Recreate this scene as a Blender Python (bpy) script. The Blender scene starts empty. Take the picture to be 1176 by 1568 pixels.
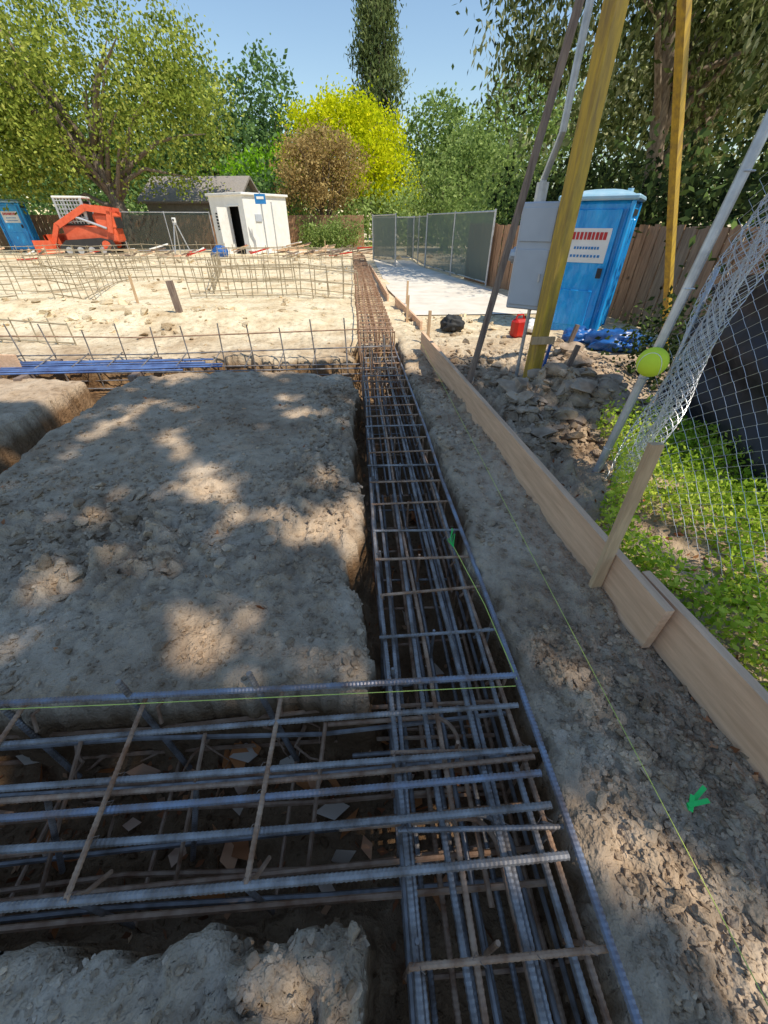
import bpy, math, random
import numpy as np
from mathutils import Vector, Matrix
random.seed(7); rng=np.random.default_rng(11)
R=math.radians
scene=bpy.context.scene
scene.view_settings.view_transform='Standard'; scene.view_settings.look='None'; scene.view_settings.exposure=0

# ---------------- materials ----------------
def newmat(name):
    m=bpy.data.materials.new(name); m.use_nodes=True
    nt=m.node_tree; b=nt.nodes['Principled BSDF']; return m,nt,b
def N(nt,t,**k):
    n=nt.nodes.new(t)
    for a,v in k.items():
        if a in n.inputs: n.inputs[a].default_value=v
        else: setattr(n,a,v)
    return n
def ramp(nt,fac,stops):
    r=nt.nodes.new('ShaderNodeValToRGB'); e=r.color_ramp.elements
    while len(e)<len(stops): e.new(.5)
    for i,(p,c) in enumerate(stops): e[i].position=p; e[i].color=(*c,1)
    nt.links.new(fac,r.inputs[0]); return r
def simple(name,c1,c2=None,scale=5,rough=.7,metal=0,bump=0,bscale=None,stretch=(1,1,1),detail=2.5,spec=.5):
    m,nt,b=newmat(name)
    tc=N(nt,'ShaderNodeTexCoord'); mp=N(nt,'ShaderNodeMapping'); mp.inputs['Scale'].default_value=stretch
    nt.links.new(tc.outputs['Object'],mp.inputs[0])
    n=N(nt,'ShaderNodeTexNoise'); n.inputs['Scale'].default_value=scale; n.inputs['Detail'].default_value=detail; n.inputs['Roughness'].default_value=.65
    nt.links.new(mp.outputs[0],n.inputs['Vector'])
    if c2 is None: c2=tuple(x*.75 for x in c1)
    r=ramp(nt,n.outputs[0],[(.32,c2),(.66,c1)])
    nt.links.new(r.outputs[0],b.inputs['Base Color'])
    b.inputs['Roughness'].default_value=rough; b.inputs['Metallic'].default_value=metal
    b.inputs['Specular IOR Level'].default_value=spec
    if bump:
        n2=N(nt,'ShaderNodeTexNoise'); n2.inputs['Scale'].default_value=bscale or scale*3; n2.inputs['Detail'].default_value=2
        nt.links.new(mp.outputs[0],n2.inputs['Vector'])
        bp=N(nt,'ShaderNodeBump'); bp.inputs['Strength'].default_value=.8; bp.inputs['Distance'].default_value=bump
        nt.links.new(n2.outputs[0],bp.inputs['Height']); nt.links.new(bp.outputs[0],b.inputs['Normal'])
    return m
def soilmat(name='soil',tone=False):
    m,nt,b=newmat(name)
    tc=N(nt,'ShaderNodeTexCoord'); L=nt.links
    def noise(s,d=8,r=.6):
        n=N(nt,'ShaderNodeTexNoise'); n.inputs['Scale'].default_value=s; n.inputs['Detail'].default_value=d; n.inputs['Roughness'].default_value=r
        L.new(tc.outputs['Object'],n.inputs['Vector']); return n
    n1=noise(1.3,4,.65); n2=noise(10,4,.7)
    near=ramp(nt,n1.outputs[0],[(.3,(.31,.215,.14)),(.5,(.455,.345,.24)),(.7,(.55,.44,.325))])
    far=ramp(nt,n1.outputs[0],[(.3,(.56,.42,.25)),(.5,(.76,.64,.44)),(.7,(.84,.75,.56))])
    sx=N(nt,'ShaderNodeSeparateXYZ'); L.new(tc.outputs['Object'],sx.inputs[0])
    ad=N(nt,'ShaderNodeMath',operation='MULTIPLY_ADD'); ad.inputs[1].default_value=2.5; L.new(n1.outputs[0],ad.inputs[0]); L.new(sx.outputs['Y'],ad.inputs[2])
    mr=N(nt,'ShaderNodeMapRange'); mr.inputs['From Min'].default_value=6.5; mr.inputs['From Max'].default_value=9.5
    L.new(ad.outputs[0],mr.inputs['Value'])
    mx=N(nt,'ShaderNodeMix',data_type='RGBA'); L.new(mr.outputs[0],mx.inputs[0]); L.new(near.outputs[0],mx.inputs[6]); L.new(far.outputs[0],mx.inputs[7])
    f=ramp(nt,n2.outputs[0],[(.32,(.62,.58,.54)),(.45,(.93,.92,.90)),(.7,(1.12,1.12,1.12))])
    m2=N(nt,'ShaderNodeMix',data_type='RGBA',blend_type='MULTIPLY'); m2.inputs[0].default_value=1
    L.new(mx.outputs[2],m2.inputs[6]); L.new(f.outputs[0],m2.inputs[7])
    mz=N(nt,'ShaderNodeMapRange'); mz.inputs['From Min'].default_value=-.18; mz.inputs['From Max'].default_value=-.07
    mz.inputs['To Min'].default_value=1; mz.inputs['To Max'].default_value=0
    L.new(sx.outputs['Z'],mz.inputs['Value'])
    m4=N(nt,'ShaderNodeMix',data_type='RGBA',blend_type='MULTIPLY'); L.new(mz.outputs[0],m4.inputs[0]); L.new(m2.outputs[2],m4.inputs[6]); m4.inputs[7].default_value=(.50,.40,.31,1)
    out=m4.outputs[2]
    if tone:
        at=N(nt,'ShaderNodeAttribute',attribute_name='tone'); r=ramp(nt,at.outputs['Fac'],[(0,(.62,.58,.54)),(.6,(.98,.97,.96)),(1,(1.22,1.2,1.18))])
        m5=N(nt,'ShaderNodeMix',data_type='RGBA',blend_type='MULTIPLY'); m5.inputs[0].default_value=1; L.new(out,m5.inputs[6]); L.new(r.outputs[0],m5.inputs[7]); out=m5.outputs[2]
    L.new(out,b.inputs['Base Color'])
    b.inputs['Roughness'].default_value=.95; b.inputs['Specular IOR Level'].default_value=.1
    n3=noise(42,2,.7)
    b1=N(nt,'ShaderNodeBump'); b1.inputs['Distance'].default_value=.035; b1.inputs['Strength'].default_value=.85; L.new(n2.outputs[0],b1.inputs['Height'])
    b2=N(nt,'ShaderNodeBump'); b2.inputs['Distance'].default_value=.014; b2.inputs['Strength'].default_value=.9; L.new(n3.outputs[0],b2.inputs['Height']); L.new(b1.outputs[0],b2.inputs['Normal'])
    L.new(b2.outputs[0],b.inputs['Normal'])
    return m
def leafmat(name,dark,mid,light,trans=.35):
    m=bpy.data.materials.new(name); m.use_nodes=True; nt=m.node_tree; L=nt.links
    nt.nodes.remove(nt.nodes['Principled BSDF'])
    at=N(nt,'ShaderNodeAttribute',attribute_name='tone')
    r=ramp(nt,at.outputs['Fac'],[(0,dark),(.5,mid),(1,light)])
    d=N(nt,'ShaderNodeBsdfDiffuse'); L.new(r.outputs[0],d.inputs['Color'])
    t=N(nt,'ShaderNodeBsdfTranslucent'); L.new(r.outputs[0],t.inputs['Color'])
    ms=N(nt,'ShaderNodeMixShader'); ms.inputs[0].default_value=trans
    L.new(d.outputs[0],ms.inputs[1]); L.new(t.outputs[0],ms.inputs[2])
    L.new(ms.outputs[0],nt.nodes['Material Output'].inputs['Surface'])
    return m
M={}
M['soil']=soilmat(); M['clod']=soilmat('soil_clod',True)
M['rubble']=simple('rubble_stone',(.48,.37,.27),(.24,.17,.115),scale=6,rough=.95,bump=.01,bscale=40,spec=.15)
M['steel']=simple('rebar_steel',(.35,.33,.32),(.15,.12,.10),scale=11,rough=.47,metal=.38)
M['rust']=simple('rebar_rust',(.48,.31,.20),(.24,.115,.055),scale=14,rough=.65,metal=.1)
M['sunrebar']=simple('rebar_sunlit',(.42,.36,.25),(.26,.2,.12),scale=9,rough=.8,metal=.1)  # pale yellow puts the sun on the far mats into the colour
M['bluebar']=simple('rebar_blue',(.27,.31,.39),(.20,.15,.13),scale=9,rough=.4,metal=.4)
M['board']=simple('board_wood',(.84,.55,.35),(.62,.38,.23),scale=3,rough=.8,bump=.002,bscale=30,stretch=(9,.6,9),detail=5)
M['stake']=simple('stake_wood',(.66,.46,.27),(.46,.30,.17),scale=4,rough=.8,bump=.002,stretch=(8,8,1))
M['oldwood']=simple('weathered_wood',(.28,.21,.16),(.15,.10,.08),scale=5,rough=.85,bump=.003,stretch=(8,8,1))
M['fencewood']=simple('fence_wood',(.44,.25,.14),(.24,.13,.07),scale=4,rough=.85,stretch=(6,6,.7))
M['yellow']=simple('yellow_paint',(.68,.43,.04),(.32,.20,.05),scale=4,rough=.6,bump=.002,stretch=(5,5,.7),detail=5)
M['galv']=simple('galvanised',(.6,.61,.63),(.42,.43,.45),scale=10,rough=.4,metal=.5)
M['wire']=simple('chain_wire',(.74,.75,.77),(.55,.55,.58),scale=10,rough=.4,metal=.4)
M['box']=simple('box_grey',(.52,.56,.62),(.44,.48,.54),scale=3,rough=.45,metal=.1)
M['blue']=simple('potty_blue',(.03,.42,.86),(.008,.27,.68),scale=3,rough=.2,bump=.08,bscale=3.5,stretch=(1.5,1.5,.5))  # paler stretched streaks paint streaky reflections into the blue
M['blue2']=simple('potty_blue_trim',(.02,.22,.55),rough=.4)
M['roofblue']=simple('potty_roof',(.40,.58,.70),(.28,.50,.64),rough=.4)
M['white']=simple('white_paint',(.85,.84,.80),(.76,.75,.70),scale=3,rough=.6)
M['dark']=simple('dark_void',(.015,.015,.015),rough=.8)
M['black']=simple('black_rubber',(.03,.03,.03),rough=.7)
M['red']=simple('red_paint',(.75,.14,.06),(.62,.09,.03),rough=.4)
M['redplastic']=simple('red_plastic',(.6,.02,.01),rough=.35)
M['sign']=simple('sign_red',(.6,.03,.03),rough=.5)
M['concrete']=simple('concrete',(.80,.74,.65),(.60,.54,.45),scale=1.6,rough=.9,bump=.003,detail=6)
M['roof']=simple('roof_shingle',(.34,.30,.27),(.22,.20,.18),scale=12,rough=.9)
M['wall']=simple('house_wall',(.33,.30,.25),rough=.85)
M['bark']=simple('bark',(.26,.20,.15),(.10,.08,.06),scale=4,rough=.95,stretch=(4,4,1))
M['palebark']=simple('pale_bark',(.34,.27,.20),(.14,.10,.07),scale=4,rough=.9,stretch=(4,4,1))
M['string']=simple('string_line',(.65,.75,.15),rough=.7)
M['greentape']=simple('green_ribbon',(.03,.7,.14),(.02,.55,.1),rough=.5)
M['ball']=simple('ball_yellow',(.75,.90,.05),(.62,.80,.05),rough=.8,bump=.002,bscale=60)
M['tarp']=simple('blue_tarp',(.02,.14,.45),(.02,.07,.22),scale=6,rough=.35,bump=.03,bscale=8)
M['darksheet']=simple('shadow_sheet',(.035,.032,.045),(.02,.02,.03),scale=6,rough=.6,bump=.05,bscale=5)  # near-black colour painting the shade behind the chain-link
M['debris']=leafmat('dry_leaf',(.14,.06,.03),(.42,.16,.07),(.6,.36,.2),.1)
M['scrap']=leafmat('scrap_paper',(.44,.17,.07),(.70,.28,.10),(.78,.66,.52),.15)
def screenmat(name,c,f):
    m,nt,b=newmat(name); b.inputs['Base Color'].default_value=(*c,1); b.inputs['Roughness'].default_value=.8
    tr=N(nt,'ShaderNodeBsdfTransparent'); ms=N(nt,'ShaderNodeMixShader'); ms.inputs[0].default_value=f
    nt.links.new(b.outputs[0],ms.inputs[1]); nt.links.new(tr.outputs[0],ms.inputs[2]); nt.links.new(ms.outputs[0],nt.nodes['Material Output'].inputs['Surface']); return m
M['screen']=screenmat('windscreen',(.13,.17,.15),.25)
M['screendark']=screenmat('windscreen_dark',(.03,.045,.035),.3)
G_left=leafmat('leaf_left',(.07,.12,.02),(.30,.37,.06),(.66,.68,.17),.4)
G_far=leafmat('leaf_far',(.05,.10,.04),(.14,.24,.08),(.27,.40,.13))
G_yel=leafmat('leaf_yellow',(.34,.44,.01),(.66,.70,.015),(.90,.84,.03),.45)
G_red=leafmat('leaf_bronze',(.18,.13,.05),(.42,.30,.12),(.60,.46,.20))
G_con=leafmat('leaf_conifer',(.07,.10,.04),(.20,.25,.09),(.36,.40,.18))
G_mid=leafmat('leaf_mid',(.07,.11,.03),(.26,.37,.10),(.52,.62,.24),.4)
G_right=leafmat('leaf_right',(.03,.045,.015),(.18,.22,.07),(.74,.75,.44),.35)
G_dark=leafmat('leaf_dark',(.01,.018,.01),(.045,.065,.025),(.13,.19,.05),.2)
G_weed=leafmat('leaf_weed',(.12,.22,.02),(.36,.54,.05),(.78,.84,.15),.45)

# ---------------- mesh helpers ----------------
class MB:
    def __init__(s): s.v=[];s.f=[];s.m=[];s.mats=[];s.n=0
    def mi(s,mat):
        if mat not in s.mats: s.mats.append(mat)
        return s.mats.index(mat)
    def add(s,v,f,mat):
        v=np.asarray(v,float); s.v.append(v); k=s.mi(mat)
        for q in f: s.f.append(tuple(int(i)+s.n for i in q)); s.m.append(k)
        s.n+=len(v)
    def box(s,c,size,mat,rot=None,bev=0):
        x,y,z=[d/2 for d in size]
        if bev:
            b=bev; P=[];F=[]
            import itertools, bmesh
            for sx,sy,sz in itertools.product((-1,1),repeat=3):
                P+= [(sx*x,sy*(y-b),sz*(z-b)),(sx*(x-b),sy*y,sz*(z-b)),(sx*(x-b),sy*(y-b),sz*z)]
            bm=bmesh.new(); vs=[bm.verts.new(p) for p in P]; bmesh.ops.convex_hull(bm,input=vs)
            bmesh.ops.dissolve_limit(bm,angle_limit=.02,verts=bm.verts,edges=bm.edges)
            bm.verts.index_update(); P=[tuple(v.co) for v in bm.verts]; F=[[v.index for v in f.verts] for f in bm.faces]; bm.free()
        else:
            P=[(-x,-y,-z),(x,-y,-z),(x,y,-z),(-x,y,-z),(-x,-y,z),(x,-y,z),(x,y,z),(-x,y,z)]
            F=[(0,3,2,1),(4,5,6,7),(0,1,5,4),(1,2,6,5),(2,3,7,6),(3,0,4,7)]
        P=np.array(P)
        if rot is not None: P=P@np.array(rot.to_3x3()).T
        s.add(P+np.array(c),F,mat)
    def beam(s,p0,p1,w,h,mat,up=(0,0,1)):
        p0=Vector(p0);p1=Vector(p1);d=p1-p0;L=d.length;d.normalize()
        u=Vector(up)
        if abs(d.dot(u))>.98: u=Vector((0,1,0))
        sx=d.cross(u).normalized(); uz=sx.cross(d).normalized()
        rot=Matrix((sx,d,uz)).transposed()
        s.box((p0+p1)/2,(w,L,h),mat,rot)
    def tube(s,pts,r,mat,sides=6,caps=True):
        P=np.asarray(pts,float); n=len(P)
        r=np.broadcast_to(np.asarray(r,float),(n,))
        T=np.gradient(P,axis=0); T/=np.linalg.norm(T,axis=1)[:,None]+1e-9
        ref=np.array([0,0,1.]) if abs(T[0][2])<.9 else np.array([0,1.,0])
        A=np.cross(T,ref); ln=np.linalg.norm(A,axis=1)[:,None]
        if (ln<.05).any(): A=np.cross(T,np.array([.6,.3,.74])); ln=np.linalg.norm(A,axis=1)[:,None]
        A/=ln; B=np.cross(T,A)
        a=np.arange(sides)*2*np.pi/sides
        V=P[:,None,:]+r[:,None,None]*(np.cos(a)[None,:,None]*A[:,None,:]+np.sin(a)[None,:,None]*B[:,None,:])
        F=[]
        for i in range(n-1):
            for j in range(sides):
                k=(j+1)%sides; F.append((i*sides+j,i*sides+k,(i+1)*sides+k,(i+1)*sides+j))
        if caps: F.append(tuple(range(sides))[::-1]); F.append(tuple((n-1)*sides+j for j in range(sides)))
        s.add(V.reshape(-1,3),F,mat)
    def rebar(s,p0,p1,r,mat,ribs=False,wob=.004,sides=6):
        p0=np.array(p0,float);p1=np.array(p1,float);L=np.linalg.norm(p1-p0)
        if ribs:
            n=max(4,int(L/.0075)); t=np.linspace(0,1,n); P=p0+(p1-p0)*t[:,None]
            ph=rng.random(3)*6
            P=P+np.stack([wob*np.sin(t*L*1.7+ph[0]),wob*np.sin(t*L*1.3+ph[1]),wob*.7*np.sin(t*L*2.1+ph[2])],1)
            rr=r*(1+.16*(np.arange(n)%2))
            s.tube(P,rr,mat,sides=8)
        else:
            n=max(2,int(L/.8)+1); t=np.linspace(0,1,n); P=p0+(p1-p0)*t[:,None]
            P=P+rng.normal(0,wob*.6,(n,3))
            s.tube(P,r,mat,sides=sides)
    def obj(s,name,parent=None,smooth=False):
        me=bpy.data.meshes.new(name); V=np.concatenate(s.v)
        me.from_pydata(V.tolist(),[],s.f); 
        for m in s.mats: me.materials.append(m)
        me.polygons.foreach_set('material_index',s.m)
        if smooth: me.polygons.foreach_set('use_smooth',[True]*len(s.f))
        me.update(); o=bpy.data.objects.new(name,me); scene.collection.objects.link(o)
        if parent: o.parent=parent
        return o
def empty(name,loc=(0,0,0),rz=0,sc=1):
    e=bpy.data.objects.new(name,None); e.location=loc; e.rotation_euler=(0,0,rz); e.scale=(sc,)*3 if not isinstance(sc,tuple) else sc; scene.collection.objects.link(e); return e
def quadmesh(name,V,mat,tone=None,parent=None):
    n=len(V)//4; me=bpy.data.meshes.new(name)
    me.vertices.add(n*4); me.vertices.foreach_set('co',V.astype(np.float32).ravel())
    me.loops.add(n*4); me.loops.foreach_set('vertex_index',np.arange(n*4,dtype=np.int32))
    me.polygons.add(n); me.polygons.foreach_set('loop_start',np.arange(0,n*4,4,dtype=np.int32)); 
    me.update(calc_edges=True); me.materials.append(mat)
    if tone is not None:
        a=me.attributes.new('tone','FLOAT','POINT'); a.data.foreach_set('value',np.repeat(tone,4).astype(np.float32))
    o=bpy.data.objects.new(name,me); scene.collection.objects.link(o)
    if parent: o.parent=parent
    return o
def leafverts(C,size,aspect=.5,vert=0):
    n=len(C); d=rng.normal(size=(n,3)); d[:,2]-=vert; d/=np.linalg.norm(d,axis=1)[:,None]
    e=rng.normal(size=(n,3)); e=np.cross(d,e); e/=np.linalg.norm(e,axis=1)[:,None]+1e-9
    L=(size*rng.uniform(.6,1.3,n))[:,None]; W=L*aspect
    return np.stack([C-d*L/2,C+e*W/2-d*L*.05,C+d*L/2,C-e*W/2-d*L*.05],1).reshape(-1,3)

TAB=rng.random((256,256))
def vn(x,y):
    xi=np.floor(x).astype(int); yi=np.floor(y).astype(int); fx=x-xi; fy=y-yi
    fx=fx*fx*(3-2*fx); fy=fy*fy*(3-2*fy)
    a=TAB[xi%256,yi%256];b_=TAB[(xi+1)%256,yi%256];c=TAB[xi%256,(yi+1)%256];d=TAB[(xi+1)%256,(yi+1)%256]
    return (a*(1-fx)+b_*fx)*(1-fy)+(c*(1-fx)+d*fx)*fy
def fbm(x,y,s,o=4):
    t=0;a=1;w=0
    for i in range(o):
        t=t+a*vn(x*s+17*i,y*s+31*i); w+=a; a*=.5; s*=2.03
    return t/w-.5
TR=[(-.06,.68,-3,7.0,.60),(.02,.62,6.9,24,.12),(-7,.5,.18,.90,.60),(-9,.5,5.32,6.15,.45),(-3.5,-2.9,.5,5.8,.5)]
def ss(t): t=np.clip(t,0,1); return t*t*(3-2*t)
def H(x,y):
    x=np.asarray(x,float);y=np.asarray(y,float)
    jit=fbm(x,y,3.0,5)*.20+fbm(x+50,y,.9,2)*.05+fbm(x+5,y+9,13,3)*.10
    D=np.zeros_like(x); 
    for x0,x1,y0,y1,dp in TR:
        d=np.minimum(np.minimum(x-x0,x1-x),np.minimum(y-y0,y1-y))+jit
        D=np.maximum(D,(ss((d+.06)/.07)*.06+ss((d+.0)/.035)*.74+ss((d-.03)/.12)*.20)*dp)
    z=fbm(x,y,.55,3)*.14+fbm(x,y,2.2,4)*.08+fbm(x,y,7,4)*.04
    def g(cx,cy,rx,ry): return np.exp(-((x-cx)/rx)**2-((y-cy)/ry)**2)
    rough=g(-1.6,1.9,1.2,.6)*1.5+g(-.3,3,.28,1.6)*1.0+g(.98,.5,.4,1)*.9+g(-.25,.02,.28,.2)*1.6+g(2.0,4.2,.8,1.5)*2.4+g(-1.4,-.1,.8,.25)*1.2+g(1.5,2.6,.25,1.2)*1.0+.15
    z=z+rough*(np.abs(fbm(x+9,y+4,9,4))*.22-.015)
    z=z+fbm(x+2,y+7,17,3)*.032*(.35+np.clip(rough,0,1.6))
    # stepped, broken-off edges on the block at the near side
    st=g(-.8,.0,.9,.25); z=z+st*(np.floor(fbm(x+20,y+3,5,3)*9)/9)*.09
    z=z+g(1.70,5.1,.6,.45)*-.36+g(1.6,3.2,.35,.9)*.14+g(2.35,3.7,.5,.5)*.32+g(1.45,4.4,.25,.9)*.12+g(2.9,5.0,.5,.7)*.22+g(2.0,3.9,.35,.3)*.12
    z=z+g(-3.2,8.4,2.2,.7)*.22+g(-7,9.5,3,1)*.35+g(-9,14,5,1.2)*.2+g(-12,11.5,3,.8)*.3
    z=z+ss((x-1.45)/.6)*ss((3.2-y)/1)*.05
    flat=ss((x-1.0)/.3)*ss((4.6-x)/.3)*ss((y-8)/1)*ss((23-y)/1)
    z=z*(1-flat)
    far=ss((np.hypot(x,y)-30)/10); z=z*(1-far)
    bottom=fbm(x,y,4,3)*.08
    k=np.clip(D/.3,0,1)
    return z*(1-k)+bottom*k-D
def axis(a,b,step,lo,hi,g=1.09):
    c=list(np.arange(a,b,step)); s=step;p=c[-1]
    while p<hi: s=s*g; p+=s; c.append(p)
    s=step;p=c[0];l=[]
    while p>lo: s*=g; p-=s; l.append(p)
    return np.array(l[::-1]+c)
xs=axis(-3.9,2.9,.018,-600,600,1.075); ys=axis(-.2,6.2,.018,-400,900,1.06)
X,Y=np.meshgrid(xs,ys); Z=H(X,Y)
nx=len(xs);ny=len(ys)
V=np.stack([X,Y,Z],-1).reshape(-1,3)
i=np.arange(nx-1)[None,:]+np.arange(ny-1)[:,None]*nx
F=np.stack([i,i+1,i+1+nx,i+nx],-1).reshape(-1,4)
me=bpy.data.meshes.new('ground'); me.vertices.add(len(V)); me.vertices.foreach_set('co',V.astype(np.float32).ravel())
me.loops.add(F.size); me.loops.foreach_set('vertex_index',F.astype(np.int32).ravel()); me.polygons.add(len(F))
me.polygons.foreach_set('loop_start',np.arange(0,F.size,4,dtype=np.int32)); me.update(calc_edges=True)
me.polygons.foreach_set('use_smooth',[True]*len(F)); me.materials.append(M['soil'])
g=bpy.data.objects.new('ground',me); scene.collection.objects.link(g)
def h1(x,y): return float(H(np.array([x]),np.array([y]))[0])

# ---------------- clods ----------------
import bmesh
def ico(sub):
    bm=bmesh.new(); bmesh.ops.create_icosphere(bm,subdivisions=sub,radius=1)
    v=np.array([q.co[:] for q in bm.verts]); f=np.array([[a.index for a in q.verts] for q in bm.faces]); bm.free(); return v,f
ICO={1:ico(1),2:ico(2)}
def scatter_rocks(name,pts,sizes,mat,sub=1,flat=.65,sink=.2,jag=.3):
    v,f=ICO[sub]; n=len(pts)
    A=rng.normal(size=(n,3,3)); Q,_=np.linalg.qr(A)
    P=np.repeat(v[None],n,0)*(1.25 if sub==2 else 1)
    if sub==2:   # broken faces: slice with random planes
        for _ in range(9):
            nn=rng.normal(size=(n,3)); nn/=np.linalg.norm(nn,axis=1)[:,None]; dd=rng.uniform(.38,.8,n)
            pr=np.einsum('nij,nj->ni',P,nn)-dd[:,None]; P=P-np.maximum(pr,0)[...,None]*nn[:,None,:]
        jag=.05
    var=1+rng.uniform(-jag,jag,(n,len(v)))
    sc=rng.uniform(.6,1.35,(n,1,3))
    P=P*var[...,None]*sc; P=np.einsum('nij,nkj->nki',Q,P); P[...,2]*=flat
    P=P*sizes[:,None,None]; P=P+pts[:,None,:]; P[...,2]+=(sizes*sink)[:,None]
    F=(f[None]+(np.arange(n)*len(v))[:,None,None]).reshape(-1,3)
    me=bpy.data.meshes.new(name); me.vertices.add(n*len(v)); me.vertices.foreach_set('co',P.astype(np.float32).ravel())
    me.loops.add(F.size); me.loops.foreach_set('vertex_index',F.astype(np.int32).ravel()); me.polygons.add(len(F)); me.polygons.foreach_set('loop_start',np.arange(0,F.size,3,dtype=np.int32))
    me.polygons.foreach_set('use_smooth',[False]*len(F))
    me.update(calc_edges=True); me.materials.append(mat)
    a=me.attributes.new('tone','FLOAT','POINT'); a.data.foreach_set('value',np.repeat(rng.random(n),len(v)).astype(np.float32))
    o=bpy.data.objects.new(name,me); scene.collection.objects.link(o); return o
def zone(x0,x1,y0,y1,n,s0,s1,gauss=False,pw=2.5):
    if gauss: x=rng.normal((x0+x1)/2,(x1-x0)/4,n); y=rng.normal((y0+y1)/2,(y1-y0)/4,n)
    else: x=rng.uniform(x0,x1,n); y=rng.uniform(y0,y1,n)
    keep=fbm(x+3,y+8,1.7,3)>rng.uniform(-.35,.12,n); x=x[keep]; y=y[keep]
    s=s0+(s1-s0)*rng.random(len(x))**pw
    return np.stack([x,y,H(x,y)],1),s
small=[zone(.72,1.35,0,5,3500,.004,.015),zone(.76,1.42,-.2,1.4,5000,.004,.015),zone(-2.8,-.1,.95,2.8,4500,.005,.016),
       zone(-2.8,-.05,2.6,5.2,1800,.006,.018),zone(-1.6,-.05,-.3,.18,3600,.003,.012),zone(-.3,.0,.9,5,1600,.006,.022),
       zone(1.4,3,2.6,6,3500,.01,.035),zone(0,.65,-.3,5,900,.006,.02),zone(-2,.4,.2,.9,700,.006,.025)]
big=[zone(-2.9,-.7,1.35,2.5,420,.014,.055,True),zone(.78,1.42,-.1,1.5,620,.010,.028),zone(-.42,-.04,-.1,.17,170,.008,.024,pw=2),zone(1.4,2.9,2.7,5.8,720,.03,.10),
     zone(.72,1.1,1.5,6,260,.012,.034),zone(-.5,-.02,1.5,4.8,320,.012,.042),zone(-2.6,-.1,.92,1.2,80,.012,.035),zone(-2.8,-.1,1,5,220,.010,.03),zone(-13,0,6.3,24,900,.02,.08),zone(-13,-1,7.6,10,300,.03,.12),zone(1,3.5,6,9,320,.02,.08),zone(-16,6,22,32,300,.05,.2),zone(-1.4,-.4,-.1,.17,90,.008,.022)]
def cat(l): return np.concatenate([a for a,_ in l]),np.concatenate([b for _,b in l])
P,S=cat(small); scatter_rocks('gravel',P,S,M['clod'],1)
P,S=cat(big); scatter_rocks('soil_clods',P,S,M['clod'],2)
P,S=cat([zone(1.5,2.9,2.9,5.4,260,.05,.16,pw=2)]); scatter_rocks('rubble_pile',P,S,M['rubble'],2,.55)
P,S=cat([zone(-3,.6,.25,.85,420,.02,.03),zone(0,.6,-.2,4,260,.02,.03),zone(1.3,2,.4,2.6,260,.02,.03),zone(-3,-.1,1,5,60,.02,.03)])
P[:,2]+=.008; quadmesh('fallen_leaves',leafverts(P,.05,.55),M['debris'],rng.random(len(P)))
P,S=cat([zone(-2.0,.5,.28,.86,80,.02,.03),zone(0.05,.6,-.1,3,40,.02,.03)])
P[:,2]+=.05; quadmesh('paper_scraps',leafverts(P,.15,.5),M['scrap'],rng.random(len(P)))
# cut roots hanging out of the trench wall
mb=MB()
for k in range(9):
    x=random.uniform(-1.6,.3); z=random.uniform(-.42,-.2); y0=.93; P=[(x,y0,z)]
    for q in range(5): P.append((P[-1][0]+random.uniform(-.06,.09),P[-1][1]-random.uniform(.01,.06),P[-1][2]+random.uniform(-.05,.03)))
    mb.tube(P,np.linspace(.014,.003,6)*random.uniform(.5,1.1),M['rust'],6)
mb.obj('cut_roots')

# ---------------- rebar main cage ----------------
ZT=-.035
mb=MB()
for x,z,mt,r in [(.085,.0,'steel',.010),(.122,-.012,'steel',.009),(.235,-.015,'steel',.010),(.264,-.02,'rust',.009),(.40,-.012,'steel',.011),(.432,-.03,'steel',.010),(.545,-.012,'steel',.010),(.572,-.025,'rust',.010),(.635,.035,'bluebar',.012)]:
    z+=ZT
    mb.rebar((x,-.25,z),(x+random.uniform(-.015,.015),2.6,z),r,M[mt],ribs=True,wob=.012)
    mb.rebar((x,2.6,z),(x+random.uniform(-.03,.03),7.0,z-.01),r,M[mt],wob=.012)
for x in (.10,.16,.24,.31,.38,.45,.52,.58):
    mb.rebar((x,-.2,-.47+random.uniform(-.02,.02)),(x+random.uniform(-.03,.03),3,-.47),.010,M['steel' if random.random()<.7 else 'rust'],ribs=True)
    mb.rebar((x,3,-.47),(x,7,-.45),.010,M['steel'])
for x,z in ((.09,-.2),(.59,-.2),(.09,-.34),(.59,-.34),(.33,-.26)):
    mb.rebar((x,-.2,z),(x+random.uniform(-.03,.03),7,z),.0095,M['steel'],wob=.012)
y=.09;k=0
while y<7:
    x0,x1=.075+random.uniform(-.008,.008),.60+random.uniform(-.01,.01); zt=.016+ZT; dy=random.uniform(-.035,.035)
    mt=M['rust' if (k%3!=1) else 'steel']; rb=y<2.2
    mb.rebar((x0-.01,y,zt),(x1+.03,y+dy,zt),.0075,mt,ribs=rb,wob=.004)
    mb.rebar((x0,y,zt),(x0,y,-.49),.0075,mt); mb.rebar((x1,y+dy,zt),(x1,y+dy,-.49),.0075,mt)
    mb.rebar((x0,y,-.49),(x1,y+dy,-.49),.0075,mt)
    if k%2==0: mb.rebar((.33,y+.02,zt),(.33,y+.02,-.49),.0075,mt)
    mb.tube([(x1,y+dy,zt),(x1-.02,y+dy+.015,zt-.02),(x1-.06,y+dy+.03,zt-.11)],.0072,mt,6)
    if k%3==0: mb.rebar((x0+.02,y+.04,zt+random.uniform(.02,.05)),(x0+.05,y+.05,-.45),.0075,M['steel'])
    for q in (.085,.25,.41,.56):
        if y<3:
            mb.tube([(q-.012,y-.012,zt-.01),(q,y,zt+.012),(q+.014,y+.013,zt-.006),(q+.02,y-.01,zt+.014),(q+.03,y-.018,zt+.02)],.0012,M['oldwood'],4)
    y+=random.uniform(.22,.30); k+=1
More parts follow.
